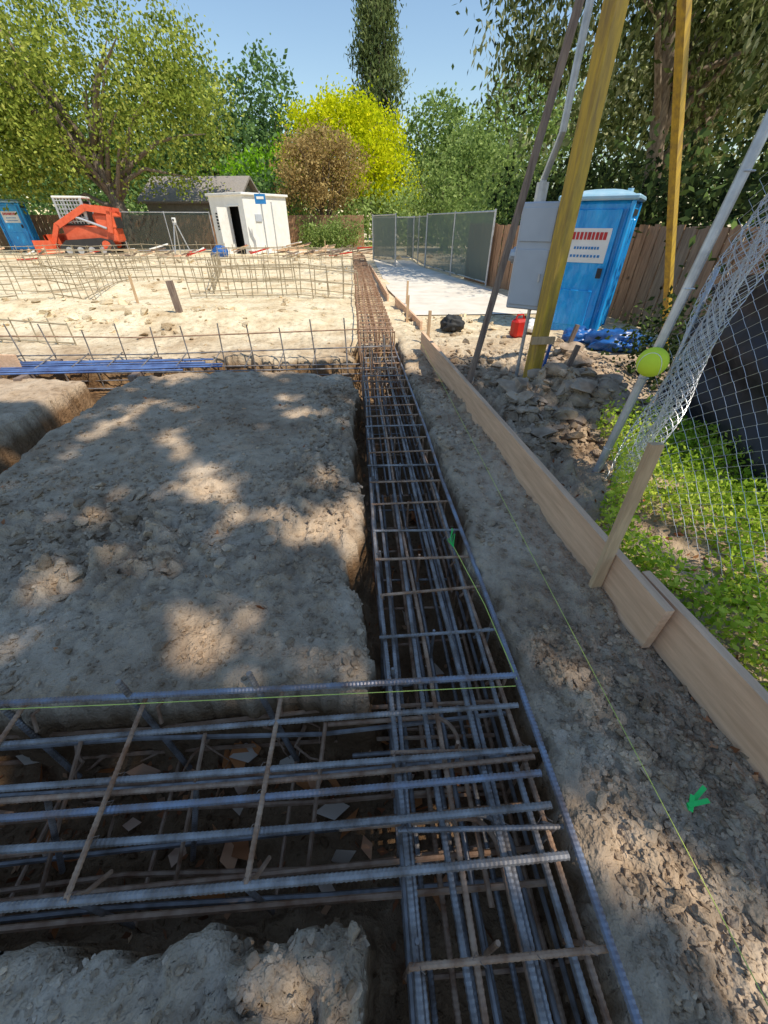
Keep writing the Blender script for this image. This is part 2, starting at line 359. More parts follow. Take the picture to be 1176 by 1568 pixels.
for i in range(34):
    x=random.uniform(.05,.6); yy=random.uniform(5.0,7.4); mb.rebar((x,yy,-.4),(x+random.uniform(-.02,.02),yy,random.uniform(.05,.3)),.008,M['steel' if i%2 else 'rust'])
for xx,yy,zz in ((.42,.33,-.13),(.50,.36,-.24),(.36,.70,-.15),(.46,.62,-.28)):
    a=np.linspace(0,math.pi/2,10); c=.10
    P=[(xx-.55,yy+c,zz)]+[(xx-.0-c+c*math.sin(t),yy+c*math.cos(t),zz) for t in a]+[(xx,yy-.5,zz)]
    mb.tube(P,.0095,M['rust' if zz>-.2 else 'steel'],8)
mb.obj('main_rebar_cage')
mb=MB()
for x in (.06,.2,.33,.46,.58):
    for z in (.02,.24): mb.rebar((x,6.4,z),(x,24,z),.011,M['rust'])
y=6.4
while y<24:
    for z in (.02,.25): mb.rebar((.04,y,z),(.6,y,z),.009,M['rust'])
    for x in (.04,.33,.6): mb.rebar((x,y,-.1),(x,y,.25),.009,M['rust'])
    y+=.32
mb.obj('distant_footing_cage')
# ---------------- near cross cage ----------------
mb=MB()
for yy,z,mt,r in [(.86,.05,'bluebar',.0115),(.745,.0,'steel',.010),(.60,-.005,'steel',.0105),(.575,-.02,'rust',.009),(.515,-.0,'bluebar',.011),(.42,-.005,'steel',.011),(.29,.0,'steel',.0115)]:
    mb.rebar((-2.3,yy+random.uniform(-.03,.03),z),(.61,yy,z+.005),r,M[mt],ribs=True,wob=.010)
    mb.rebar((-6,yy,z),(-2.3,yy,z),r,M[mt])
for yy,z in [(.84,-.47),(.74,-.47),(.62,-.48),(.5,-.47),(.4,-.47),(.31,-.47),(.85,-.22),(.30,-.22),(.80,-.14),(.36,-.34),(.66,-.25),(.45,-.2)]:
    mb.rebar((-5,yy+random.uniform(-.06,.06),z),(.6,yy+random.uniform(-.05,.05),z+random.uniform(-.03,.03)),.010,M['steel' if random.random()<.6 else 'rust'],wob=.015)
for k,x in enumerate((-.40,-.91,-1.42,-1.95,-2.5,-3.0,-3.6)):
    mt=M['rust']; o=random.uniform(-.03,.03)
    mb.rebar((x,.28,.016),(x+o,.88,.016),.0085,mt,ribs=True,wob=.006)
    mb.rebar((x,.28,.016),(x,.28,-.49),.0085,M['steel'])
    mb.rebar((x,.28,-.49),(x+o,.87,-.49),.0085,mt)
    mb.tube([(x,.28,.016),(x+.02,.30,-.03),(x+.04,.36,-.10)],.008,mt,6)
    mb.rebar((x-.09,.89,.14),(x+.03,.80,-.5),.0115,M['steel'],ribs=True,wob=.001)
    mb.rebar((x-.24,.56,-.02),(x-.36,.46,-.5),.0095,M['steel'],ribs=True,wob=.002)
    mb.rebar((x+.2,.80,-.14),(x+.12,.38,-.46),.009,M['rust'])
    # end hook
    a=np.linspace(0,math.pi,9); mb.tube([(x+.03*math.sin(t),.88+.03*math.sin(t),.016-.035*(1-math.cos(t))) for t in a]+[(x+.01,.84,-.12)],.008,mt,6)
    for q in (.29,.42,.515,.60,.745): mb.tube([(x-.014,q-.01,.01),(x,q,.028),(x+.014,q+.01,.01),(x+.02,q-.012,.03)],.0012,M['oldwood'],4)
mb.obj('cross_rebar_cage')
# ---------------- back cross cage ----------------
mb=MB()
for yy,zs in ((6.05,(.36,.1,-.1,-.3)),(5.45,(.02,-.2))):
    for z in zs:
        p=np.array([(-10,yy+.1,z+.05),(-6,yy+.02,z),(-3,yy,z-.02),(0,yy,z),(.55,yy,z)]); p[:,2]+=rng.normal(0,.02,5)
        mb.tube(p,.0095,M['steel' if z<.3 else 'rust'],6)
x=-9.8
while x<.1:
    mb.rebar((x,6.06,-.4),(x+random.uniform(-.05,.05),6.05,.42+random.uniform(-.03,.10)),.0095,M['steel'])
    mb.rebar((x,5.45,.03),(x,6.05,.1),.008,M['steel'])
    x+=.46
mb.obj('back_cross_rebar_cage')
M['bluebundle']=simple('epoxy_blue_bar',(.16,.26,.52),(.09,.13,.28),scale=6,rough=.4,metal=.3)
mb=MB()
for i in range(9):
    mb.rebar((-5.2+random.uniform(-.2,.2),5.36+i*.055,.03+.012*(i%3)),(-2.2+random.uniform(-.3,.4),5.40+i*.06,.03+.012*(i%2)),.013,M['bluebundle'])
for q in (-4.3,-2.9): mb.beam((q,5.2,-.01),(q,6.1,-.01),.09,.06,M['oldwood'])
mb.obj('blue_rebar_bundle')
mb=MB(); mb.beam((-6.5,5.75,.12),(-4.5,5.62,.08),.04,.24,M['board']); mb.obj('footing_form_board')

def mat_row(p0,p1,hh,sp=.4,rows=3,mt='sunrebar',r=.012,jit=.06):
    p0=np.array(p0,float);p1=np.array(p1,float);L=np.linalg.norm(p1-p0); n=int(L/sp)
    for i in range(n+1):
        q=p0+(p1-p0)*i/n; z=h1(q[0],q[1]); mb.rebar((q[0],q[1],z-.05),(q[0]+random.uniform(-.05,.05),q[1],z+hh+random.uniform(-jit,jit)),r,M[mt],sides=4)
    ns=max(2,int(L/1.2))
    for k in range(rows):
        zz=hh*(.12+.8*k/(rows-1)); P=[]
        for i in range(ns+1):
            q=p0+(p1-p0)*i/ns; P.append((q[0],q[1],zz+h1(q[0],q[1])+random.uniform(-.04,.04)))
        mb.tube(P,r,M[mt],4)
mb=MB()
mat_row((-4.2,11.6),(.1,11.6),.75,.38,3); mat_row((-4.2,12.3),(.1,12.3),.7,.38,3)
mat_row((-10,14),(-2,15),.7,.45); mat_row((-10,14.7),(-2,15.7),.7,.45)
mat_row((-6.2,9.5),(-7.2,15),.7,.4); mat_row((-14,10.5),(-7,9.6),.6,.45); mat_row((-20,17),(-8,18.6),.8,.5); mat_row((-20,18),(-8,19.6),.8,.5)
mat_row((-11,12),(-7,12.6),.7,.35); mat_row((-5.5,19.5),(0,19.5),.8,.45); mat_row((-5.5,20.3),(0,20.3),.8,.45); mat_row((-3.8,12.3),(-5.5,19.5),.7,.45)
mat_row((-22,22),(-6,22.5),.8,.6); mat_row((-14,10),(-17,17),.7,.5)
mat_row((-9,7.4),(-4.5,6.9),.35,.3,2)
mb.obj('distant_rebar_mats')
mb=MB(); mb.beam((-3.3,8.35,.05),(-3.34,8.35,.75),.10,.10,M['oldwood'],up=(0,1,0)); mb.obj('wooden_post')
for k,(x,y,hh) in enumerate([(1.15,6.6,.5),(1.0,8.2,.5),(1.25,10.4,.5),(-5.2,10.8,.6),(-1.5,26,.8),(2.7,5.2,.55),(2.45,4.6,.45)]):
    mb=MB(); mb.beam((x,y,-.2),(x+.02+(.12 if k>4 else 0),y,hh),.045,.045,M['stake' if k<5 else 'oldwood'],up=(0,1,0)); mb.obj('survey_stake')
mb=MB(); mb.beam((2.28,4.75,-.1),(2.35,4.8,.45),.03,.03,M['tarp'],up=(0,1,0)); mb.obj('blue_stake')

# string lines
mb=MB(); mb.tube([(.885,-.4,.15),(.91,2,.16),(.97,6.3,.16)],.0014,M['string'],5); mb.obj('string_line')
mb=MB(); mb.tube([(-5,.93,.09),(-1,.83,.075),(.60,.80,.07)],.0017,M['string'],5); mb.obj('string_line')
mb=MB(); mb.tube([(.63,.85,.03),(.60,1.25,.04),(.53,1.7,.05)],.0022,M['string'],5)
for i in range(5): mb.tube([(.53,1.68,.05),(.52+random.uniform(-.03,.05),1.72+random.uniform(-.04,.04),.09),(.51+random.uniform(-.05,.05),1.72+random.uniform(-.04,.06),.12)],.0022,M['greentape'],4)
mb.obj('string_line')
mb=MB(); 
for (a,b_) in [((1.055,.37),(1.15,.42)),((1.06,.375),(1.13,.38)),((1.06,.36),(1.09,.40))]:
    z=max(h1(*a),h1(*b_))+.016; mb.beam((a[0],a[1],z),(b_[0],b_[1],z+.014),.014,.003,M['greentape'])
mb.obj('green_ribbon_marker')

# ---------------- form boards ----------------
mb=MB(); mb.beam((1.02,6.3,.13),(1.30,.98,.13),.042,.27,M['board']); mb.obj('form_board')
mb=MB(); mb.beam((1.345,1.22,.125),(1.47,-.3,.125),.042,.27,M['board']); mb.obj('form_board')
mb=MB(); mb.beam((1.225,1.33,-.1),(1.22,1.36,.87),.055,.028,M['stake'],up=(0,1,0)); mb.obj('wooden_stake')
mb=MB(); mb.beam((1.20,7.6,.06),(1.0,10.5,.06),.04,.2,M['board']); mb.beam((.85,11,.06),(.72,20,.06),.04,.2,M['board']); mb.obj('form_board')

# ---------------- power pole ----------------
e=empty('temporary_power_pole',(0,0,0))
mb=MB(); c=(1.93,4.22)
rot=Matrix.Rotation(R(20),3,'Z')
mb.box((c[0],c[1],2.3),(.13,.13,5.2),M['yellow'],rot,bev=.008); mb.obj('post',e)
mb=MB(); mb.beam((1.12,4.02,-.1),(1.83,4.15,4.0),.045,.06,M['oldwood']); mb.obj('brace_1',e)
mb=MB(); mb.beam((4.75,5.88,-.1),(2.0,4.25,4.0),.07,.075,M['yellow']); mb.obj('brace_2',e)
mb=MB(); r2=Matrix.Rotation(R(-38),3,'Z')
bc=np.array((1.81,4.47,1.31))
mb.box(bc,(.36,.2,.88),M['box'],r2,bev=.012)
def loc(dx,dy,dz): v=r2@Vector((dx,dy,dz)); return tuple(bc+np.array(v))
mb.box(loc(0,-.108,-.16),(.31,.012,.48),M['box'],r2,bev=.004)
mb.box(loc(0,-.108,.27),(.31,.012,.26),M['box'],r2,bev=.004)
mb.box(loc(.11,-.118,-.15),(.02,.02,.07),M['galv'],r2)
mb.obj('meter_box',e)
mb=MB(); mb.tube([loc(-.185,0,.02),loc(-.22,0,.02)],.075,M['galv'],16); mb.tube([loc(-.22,0,.02),loc(-.26,0,.02),loc(-.27,0,.02)],[.055,.05,.03],M['box'],16); mb.obj('meter_socket',e)
mb=MB(); mb.tube([loc(-.06,0,.42),loc(-.06,0,.60),(1.79,4.36,2.2),(1.80,4.30,4.8)],.03,M['galv'],10); mb.tube([loc(-.06,0,.42),loc(-.06,0,.58)],.055,M['galv'],10); mb.tube([loc(.05,0,-.42),loc(.05,0,-1.3)],.02,M['galv'],8)
mb.obj('conduit',e)
mb=MB(); mb.box((1.93,4.13,.62),(.24,.03,.07),M['stake']); mb.obj('cross_block',e)

# ---------------- portable toilets ----------------
def potty(loc_,rz,sc=1):
    e=empty('portable_toilet',loc_,rz,sc)
    mb=MB()
    mb.box((0,0,1.08),(1.1,1.1,1.9),M['blue'],bev=.05)
    for sx in (-1,1):
        for sy in (-1,1): mb.box((sx*.545,sy*.545,1.06),(.07,.07,1.94),M['blue'],bev=.02)
    for k in (-.3,0,.3):
        mb.box((-.557,k,1.0),(.03,.10,1.6),M['blue'],bev=.012); mb.box((.557,k,1.0),(.03,.10,1.6),M['blue'],bev=.012)
    for s in(-1,1): 
        mb.box((s*.556,0,1.88),(.025,.8,.08),M['dark'])
    mb.obj('cabin_walls',e)
    mb=MB(); mb.box((0,-.565,1.02),(.86,.035,1.8),M['blue'],bev=.012)
    mb.box((0,-.59,.55),(.6,.02,.55),M['blue'],bev=.008)
    mb.box((.33,-.595,1.08),(.08,.03,.14),M['black']); mb.box((-.46,-.57,1.02),(.03,.04,1.8),M['blue2']); mb.box((.46,-.57,1.02),(.03,.04,1.8),M['blue2']); mb.obj('door',e)
    mb=MB(); mb.box((.02,-.592,1.45),(.66,.012,.46),M['white'])
    for k,(dz,ww) in enumerate([(.13,.56),(-.03,.42),(-.14,.5)]): 
        for j in range(9):
            mb.box((.02+(j-4)*ww/9,-.6,1.45+dz),(ww/9*random.uniform(.5,.85),.008,.10 if k==0 else .035),M['sign' if k==0 else 'blue2'])
    mb.box((-.578,-.1,1.5),(.012,.5,.36),M['white']); mb.box((-.586,-.1,1.58),(.01,.4,.1),M['sign']); mb.box((-.586,-.1,1.43),(.01,.36,.05),M['blue2'])
    mb.obj('company_sign',e)
    mb=MB(); mb.box((0,0,2.06),(1.24,1.24,.07),M['roofblue'],bev=.02)
    P=[];F=[];n=8
    for i in range(n+1):
        for j in range(n+1):
            u=i/n*2-1;v=j/n*2-1; P.append((u*.56,v*.56,2.09+.09*(1-abs(u)**3)*(1-abs(v)**3)))
    for i in range(n):
        for j in range(n): a=i*(n+1)+j; F.append((a,a+n+1,a+n+2,a+1))
    mb.add(P,F,M['roofblue']); mb.tube([(.35,.35,2.05),(.35,.35,2.2)],.05,M['roofblue'],10); mb.obj('roof',e)
    mb=MB(); mb.box((-.4,0,.05),(.1,1.25,.1),M['black']); mb.box((.4,0,.05),(.1,1.25,.1),M['black']); mb.box((0,0,.115),(1.16,1.16,.03),M['blue2']); mb.obj('base_skid',e)
potty((4.08,7.75,-.14),R(-36),(.93,.93,.99))
potty((-22.2,33.6,0),R(20),1.28)

# ---------------- fences ----------------
mb=MB()
pts=[(3.9,15.6),(4.3,13.2),(5.35,9.2),(5.5,4.2),(5.7,-1)]
for a,b_ in zip(pts[:-1],pts[1:]):
    L=math.dist(a,b_); n=int(L/.15)
    d=((b_[0]-a[0])/L,(b_[1]-a[1])/L)
    for i in range(n):
        x=a[0]+d[0]*(i+.5)*.15; y=a[1]+d[1]*(i+.5)*.15; hh=1.55+random.uniform(-.03,.03)
        off=.014*(i%2)
        mb.box((x-off,y,hh/2),(.02,.138,hh),M['fencewood'],Matrix.Rotation(math.atan2(d[1],d[0])-math.pi/2,3,'Z'))
    for z in (.35,1.3): mb.beam((a[0]+.05,a[1],z),(b_[0]+.05,b_[1],z),.04,.09,M['fencewood'])
mb.obj('wooden_fence')
def screen(name,pts,hh,sp=2.6,mat='screen'):
    mb=MB()
    for a,b_ in zip(pts[:-1],pts[1:]):
        L=math.dist(a,b_); n=max(1,round(L/sp))
        for i in range(n+1):
            t=i/n; x=a[0]+(b_[0]-a[0])*t;y=a[1]+(b_[1]-a[1])*t; mb.tube([(x,y,0),(x,y,hh+.05)],.03,M['galv'],8)
        for z in (.1,hh): mb.tube([(a[0],a[1],z),(b_[0],b_[1],z)],.022,M['galv'],6)
        m_=max(2,int(L/.4)); P=[];F=[]
        for i in range(m_+1):
            t=i/m_; x=a[0]+(b_[0]-a[0])*t; y=a[1]+(b_[1]-a[1])*t; o=.03*math.sin(i*1.9)
            P+= [(x+o,y,.08),(x-o,y+o,hh*.5),(x,y,hh-.02)]
        for i in range(m_):
            for k in range(2): F.append((i*3+k,(i+1)*3+k,(i+1)*3+k+1,i*3+k+1))
        mb.add(P,F,M[mat])
    mb.obj(name)
screen('screened_fence',[(4.1,13.6),(3.15,19.8)],1.85)
screen('screened_gate',[(1.85,19.9),(1.05,23.5)],1.85)
screen('screened_fence',[(3.15,24),(1.2,26)],1.8); screen('screened_fence',[(3.15,19.9),(3.2,27)],1.8)
screen('screened_fence',[(-14.6,31.5),(-9.2,32.4)],2.1,mat='screendark')
mb=MB()
for i in range(210):
    x=-34+i*.17
    if x<1: mb.box((x,35.5+.01*(i%2),1.0),(.155,.02,2.0+random.uniform(-.03,.03)),M['fencewood'])
mb.obj('wooden_fence')
mb=MB(); P=[(1.25,9,.02),(4.1,9.0,.02),(4.0,13,.02),(3.0,20,.02),(3.0,24,.02),(1.1,24,.02),(1.0,13,.02)]; mb.add(P,[tuple(range(7))],M['concrete']); mb.obj('concrete_path')

# chain-link
mb=MB()
def zig(S,nu,nv,r=.0016,sides=4):
    for k in range(nu):
        P=[]
        for j in range(nv+1):
            u=(k+.5)+.5*(-1)**(j+k); P.append(S(u/nu,j/nv,k,j))
        mb.tube(P,r,M['wire'],sides,caps=False)
def S1(u,v,k,j):
    y=2.4-u*2.9; x=1.80+.16*u+.22*v+.05*math.sin(u*6+v*2)+.002*(-1)**k; return (x,y,.05+v*2.0+.04*math.sin(u*9))
zig(S1,58,50,.0017)
mb.tube([(1.74,2.38,-.1),(1.86,2.39,1.0),(1.99,2.4,2.3)],.027,M['galv'],12)
mb.tube([(2.03,2.4,2.08),(2.1,1,2.08),(2.2,-.6,2.06)],.018,M['galv'],8)
def S2(u,v,k,j):
    a=u*math.pi*5; rr=.02+.065*u+.018*math.sin(v*13+u*5); cx=1.85+.30*v+.03*math.sin(v*6); return (cx+rr*math.cos(a)*1.4,2.26+rr*math.sin(a),.0+v*1.85)
zig(S2,44,66,.0023)
for z in (.3,.8,1.3,1.8): mb.tube([(1.74+.11*(z+.1)+.03*math.cos(a*.9),2.385+.03*math.sin(a*.9),z) for a in range(8)],.003,M['wire'],4)
mb.obj('chain_link_fence')
bm=bmesh.new(); bmesh.ops.create_uvsphere(bm,u_segments=28,v_segments=18,radius=.085)
me=bpy.data.meshes.new('ball'); 
for f in bm.faces: f.smooth=True
bm.to_mesh(me); bm.free(); me.materials.append(M['ball'])
o=bpy.data.objects.new('yellow_ball_cap',me); o.location=(1.79,2.30,.92); scene.collection.objects.link(o)
mb=MB(); P=[]
for i in range(41):
    t=i/40*2*math.pi; a=.44; 
    v=Vector((math.cos(t)+a*math.cos(3*t)*.5,math.sin(t)-a*math.sin(3*t)*.5,.9*math.sin(2*t))).normalized()*.0855; P.append(v)
mb.tube([tuple(p) for p in P],.0022,M['white'],5); mb.obj('seam',o)
nu,nv=26,16; P=[];F=[]
for i in range(nu+1):
    for j in range(nv+1):
        u=i/nu;v=j/nv; x=2.95+.25*math.sin(u*9+v*3)*.4+v*.1; P.append((x+.05*math.sin(v*17+u*4),3.6-u*3.2+.05*math.sin(v*11),.02+v*(1.15+.15*math.sin(u*7))))
for i in range(nu):
    for j in range(nv): a=i*(nv+1)+j; F.append((a,a+nv+1,a+nv+2,a+1))
mb=MB(); mb.add(P,F,M['darksheet'])
for u in (0,.33,.66,1): mb.tube([(3.02,3.6-u*3.2,-.1),(3.04,3.6-u*3.2,1.3)],.02,M['galv'],8)
mb.obj('shadow_backdrop',smooth=True)  # added dark sheet standing in for shaded ground and hedge behind the chain-link

e=empty('gas_can',(2.75,6.9,h1(2.75,6.9)),R(20))
mb=MB(); mb.box((0,0,.15),(.26,.18,.28),M['redplastic'],bev=.04); mb.tube([(-.09,0,.29),(-.07,0,.35),(.05,0,.35),(.07,0,.29)],.015,M['redplastic'],8); mb.obj('body',e)
mb=MB(); mb.tube([(.1,0,.28),(.1,0,.33)],.03,M['black'],10); mb.tube([(.1,0,.33),(.2,0,.42)],.012,M['yellow'],8); mb.obj('spout',e)
def lump(name,c,r,mat,seed):
    v,f=ico(4); V=v*np.array(r); n=fbm(v[:,0]*2+seed,v[:,1]*2+v[:,2]*1.7+seed,1.6,4)
    V=V*(1+n*.9)[:,None]; V[:,2]=np.maximum(V[:,2],-r[2]*.3); b=MB(); b.add(V+np.array(c),f,mat); return b.obj(name,smooth=True)
lump('blue_tarp',(4.1,6.2,.08),(.45,.35,.2),M['tarp'],3); lump('blue_tarp',(3.75,6.7,.05),(.3,.2,.15),M['tarp'],8)
lump('white_sack',(3.2,7.3,.08),(.25,.18,.14),M['white'],5)
lump('black_bag',(1.75,7.5,.1),(.22,.18,.17),M['black'],9)
lump('blue_bag',(-7.6,27.2,.1),(.45,.35,.45),M['tarp'],4)

# ---------------- buildings ----------------
e=empty('white_site_cabin',(-6.2,29.0,0),math.atan2(-.6,.8))
Lx,Ly,Hh=3.0,3.5,2.85
mb=MB()
segs=[(-3.0,-2.65,0,Hh),(-2.65,-1.75,0,1.2),(-2.65,-1.75,2.05,Hh),(-1.75,-1.35,0,Hh),(-1.35,-.45,2.35,Hh),(-.45,0,0,Hh)]
for a,b_,z0,z1 in segs: mb.box(((a+b_)/2,.05,(z0+z1)/2),(b_-a,.1,z1-z0),M['white'])
mb.box((-.05,Ly/2+.051,Hh/2),(.1,Ly-.1,Hh),M['white']); mb.box((-Lx+.05,Ly/2+.051,Hh/2),(.1,Ly-.1,Hh),M['white']); mb.box((-Lx/2,Ly-.05,Hh/2),(Lx-.21,.1,Hh),M['white'])
mb.obj('walls',e)
mb=MB(); mb.box((-Lx/2,Ly/2,Hh+.06),(Lx+.24,Ly+.24,.12),M['white'],bev=.02); mb.obj('roof',e)
mb=MB(); mb.box((-Lx/2,Ly/2,.06),(Lx-.22,Ly-.22,.1),M['dark']); mb.box((-Lx/2,.8,1.3),(Lx-.3,.02,2.4),M['dark']); mb.obj('interior',e)
mb=MB(); mb.box((-2.2,.03,1.62),(.86,.02,.82),M['dark'])
for k in range(5): mb.box((-2.2,-.01,1.3+k*.16),(.88,.02,.05),M['white'])
for q in (-2.66,-1.74): mb.box((q,-.012,1.62),(.05,.03,.95),M['white'])
mb.obj('window',e)
mb=MB(); mb.box((-1.38,-.4,1.15),(.05,.85,2.3),M['white']); mb.box((-.9,-.02,2.37),(1.0,.05,.07),M['white']); mb.obj('door',e)
mb=MB(); mb.box((.03,1.0,1.8),(.05,.5,.35),M['box']); mb.tube([(.03,2.2,.1),(.03,2.2,2.6)],.03,M['galv'],6); mb.obj('wall_fittings',e)
e=empty('grey_roof_house',(-11.8,37.6,0),R(-8))
mb=MB(); mb.box((0,2.5,1.45),(7,5,2.9),M['wall']); 
mb.add([(-3.5,0,2.9),(-3.5,5,2.9),(-3.5,2.5,4.2),(3.5,0,2.9),(3.5,5,2.9),(3.5,2.5,4.2)],[(0,1,2),(3,5,4)],M['wall']); mb.obj('walls',e)
mb=MB()
for s in (-1,1): mb.beam((0,2.5,4.36) ,(0,2.5+s*3.1,2.75),7.8,.14,M['roof'])
mb.obj('roof',e)
mb=MB()
for x in (-2,.2,2.2): mb.box((x,-.03,1.6),(1.1,.06,1.1),M['white']); mb.box((x,-.075,1.6),(.95,.03,.95),M['dark'])
mb.obj('windows',e)

# compact track loader
e=empty('compact_track_loader',(-15.9,30.3,0),R(8),1.36)
mb=MB()
for s in (-.72,.72):
    prof=[(-.95,.0),(.75,.0),(1.05,.25),(.95,.52),(.5,.62),(-.8,.55),(-1.15,.3)]
    n=len(prof); P=[(x,s-.17,z) for x,z in prof]+[(x,s+.17,z) for x,z in prof]
    mb.add(P,[tuple(range(n)),tuple(range(n,2*n))[::-1]]+[(i,(i+1)%n,n+(i+1)%n,n+i) for i in range(n)],M['black'])
    for x in (-.8,-.35,.1,.55): mb.tube([(x,s-.19,.18),(x,s+.19,.18)],.13,M['galv'],12)
    mb.tube([(.75,s-.2,.36),(.75,s+.2,.36)],.17,M['red'],12)
mb.obj('tracks',e)
mb=MB(); mb.box((.15,0,.75),(2.1,1.05,.6),M['red'],bev=.06); mb.box((.85,0,1.2),(.8,1.15,.6),M['red'],bev=.1); mb.box((1.27,0,1.15),(.05,.8,.4),M['black']); mb.obj('body',e)
mb=MB()
mb.box((-.35,0,1.08),(1.0,.9,.12),M['black']); mb.box((-.3,0,2.02),(1.15,.95,.08),M['white'],bev=.02)
for x in (-.82,.2):
    for y in (-.43,.43): mb.box((x,y,1.55),(.08,.08,.9),M['galv'])
for k in range(8): mb.box((-.7+k*.12,-.45,1.55),(.03,.02,.85),M['galv']); mb.box((-.7+k*.12,.45,1.55),(.03,.02,.85),M['galv'])
for k in range(6): mb.box((-.3,-.462,1.2+k*.14),(1.0,.02,.03),M['galv'])
mb.box((.15,0,1.5),(.1,.8,.8),M['dark']); mb.box((-.1,0,1.25),(.4,.45,.5),M['black'],bev=.05); mb.obj('cab',e)
mb=MB()
for s in (-.62,.62):
    mb.beam((1.25,s,1.55),(.3,s,1.68),.1,.24,M['red']); mb.beam((.3,s,1.68),(-1.0,s,1.05),.1,.22,M['red']); mb.beam((-1.0,s,1.1),(-1.45,s,.35),.1,.18,M['red']); mb.beam((1.2,s,1.55),(1.0,s,.8),.1,.2,M['red'])
    mb.tube([(.9,s,.95),(-.3,s,1.4)],.05,M['galv'],8)
mb.obj('lift_arms',e)
mb=MB(); bp=[(-1.45,.75),(-1.35,.08),(-2.15,.02),(-2.2,.06),(-1.5,.16),(-1.58,.72)]
n=len(bp); P=[(x,-.95,z) for x,z in bp]+[(x,.95,z) for x,z in bp]
mb.add(P,[(i,(i+1)%n,n+(i+1)%n,n+i) for i in range(n)],M['red'])
for s in (-.95,.95): mb.box((-1.72,s,.3),(.7,.03,.5),M['red'])
mb.obj('bucket',e)
e=empty('survey_tripod',(-10.4,29.2,0))
mb=MB()
for a in (0,2.1,4.2): mb.beam((.55*math.cos(a),.55*math.sin(a),0),(.08*math.cos(a),.08*math.sin(a),1.5),.05,.05,M['galv'])
mb.obj('legs',e); mb=MB(); mb.tube([(0,0,1.48),(0,0,1.54)],.12,M['galv'],12); mb.box((0,0,1.68),(.2,.18,.26),M['white'],bev=.03); mb.tube([(0,-.14,1.7),(0,.14,1.7)],.05,M['black'],10); mb.obj('level',e)
e=empty('site_sign',(-5.1,28.6,0),R(5))
mb=MB(); mb.tube([(0,0,0),(0,0,3.0)],.04,M['galv'],8); mb.obj('pole',e)
mb=MB(); mb.box((0,-.05,2.65),(.6,.03,.45),M['blue2']); mb.box((0,-.07,2.7),(.4,.012,.12),M['white']); mb.obj('panel',e)
mb=MB()
for i in range(110):
    if i<60: x=random.uniform(-5,.5);y=random.uniform(25,31)
    else: x=random.uniform(-22,-4);y=random.uniform(23,31)
    a=random.uniform(-.9,.9); L=random.uniform(.3,1.4); z=.06+random.random()*.3
    mb.beam((x,y,z),(x+L*math.cos(a),y+L*math.sin(a),z+random.uniform(-.05,.25)),.12,.06,M[random.choice(['board','stake','oldwood','white','redplastic','rubble','oldwood'])])
mb.obj('lumber_pile')

# ---------------- trees ----------------
def tree(name,base,trunk_h,tr,blobs,ncl,lpc,lsize,cr,leafm,bark,aspect=.55,droop=0,lean=(0,0),shell=.3,limbs=14,zsq=.75,area=False):
    e=empty(name,base)
    w=np.array([bb[3]*bb[4]*(1 if area else bb[5]) for bb in blobs],float)**(1 if area else .75); w/=w.sum(); pick=rng.choice(len(blobs),ncl,p=w)
    B=np.array(blobs,float)[pick]
    d=rng.normal(size=(ncl,3)); d/=np.linalg.norm(d,axis=1)[:,None]; rad=rng.random(ncl)**shell
    rad*=rng.uniform(.85,1.15,ncl)
    C=B[:,:3]+d*rad[:,None]*B[:,3:6]
    if area:   # evenly spread leaf sprays, each kept away from its neighbours
        bb=np.array(blobs,float); out=[]
        while len(out)<ncl:
            best=None;bd=-1
            for _ in range(5):
                q=bb[rng.choice(len(bb),p=w)]; th=rng.random()*2*np.pi; rr=math.sqrt(rng.random())
                c=np.array([q[0]+rr*math.cos(th)*q[3],q[1]+rr*math.sin(th)*q[4],q[2]+rng.uniform(-1,1)*q[5]])
                dd=min([np.hypot(*(c[:2]-o[:2])) for o in out],default=9)
                if dd>bd: bd=dd;best=c
            out.append(best)
        C=np.array(out)
    ct=rng.random(ncl)
    n=ncl*lpc; idx=np.repeat(np.arange(ncl),lpc)
    off=rng.normal(size=(n,3))*cr*rng.uniform(.6,1.3,(ncl,1))[idx]; off[:,2]*=zsq
    if area:
        off=rng.normal(size=(n,3)); off/=np.linalg.norm(off,axis=1)[:,None]; off*=(rng.random((n,1))**.45)*cr*rng.uniform(.75,1.3,(ncl,1))[idx]
    if droop: off[:,2]-=np.abs(rng.normal(size=n))*droop
    Lc=C[idx]+off
    tone=np.clip(.15+.45*ct[idx]+rng.normal(.12,.17,n)+off[:,2]/cr*.06,0,1)
    quadmesh('crown',leafverts(Lc,lsize,aspect,vert=1.5 if droop else 0),leafm,tone,e)
    mb=MB(); top=np.array([lean[0],lean[1],trunk_h])
    t=np.linspace(0,1,7)[:,None]; P=top*t; P[:,0]+=.12*tr*6*np.sin(t[:,0]*5); 
    rr=tr*np.linspace(1.25,.6,7); rr[0]*=1.25
    mb.tube(P,rr,bark,10)
    sel=rng.choice(ncl,min(limbs,ncl),replace=False)
    for s in sel:
        st=P[random.choice([3,4,5,6])]; en=C[s]; mid=(st+en)/2+np.array([0,0,.12*np.linalg.norm(en-st)])+rng.normal(0,.15,3)
        q=(st+mid)/2+rng.normal(0,.08,3); q2=(mid+en)/2+rng.normal(0,.12,3)
        mb.tube([st,q,mid,q2,en],np.array([.42,.33,.24,.15,.05])*tr,bark,7)
    mb.obj('trunk_and_limbs',e,smooth=True); return e
tree('deciduous_tree',(-15.4,33.5,0),5,.42,[(0,0,8.3,6.2,5,5),(-4,-1,6,4,4,3.2),(4,1,6.6,4,3.5,3.2),(-6,2,9.5,4.5,4,4),(5,2,8.8,2.6,3,2.4)],560,66,.22,.60,G_left,M['bark'],aspect=.65,limbs=26)
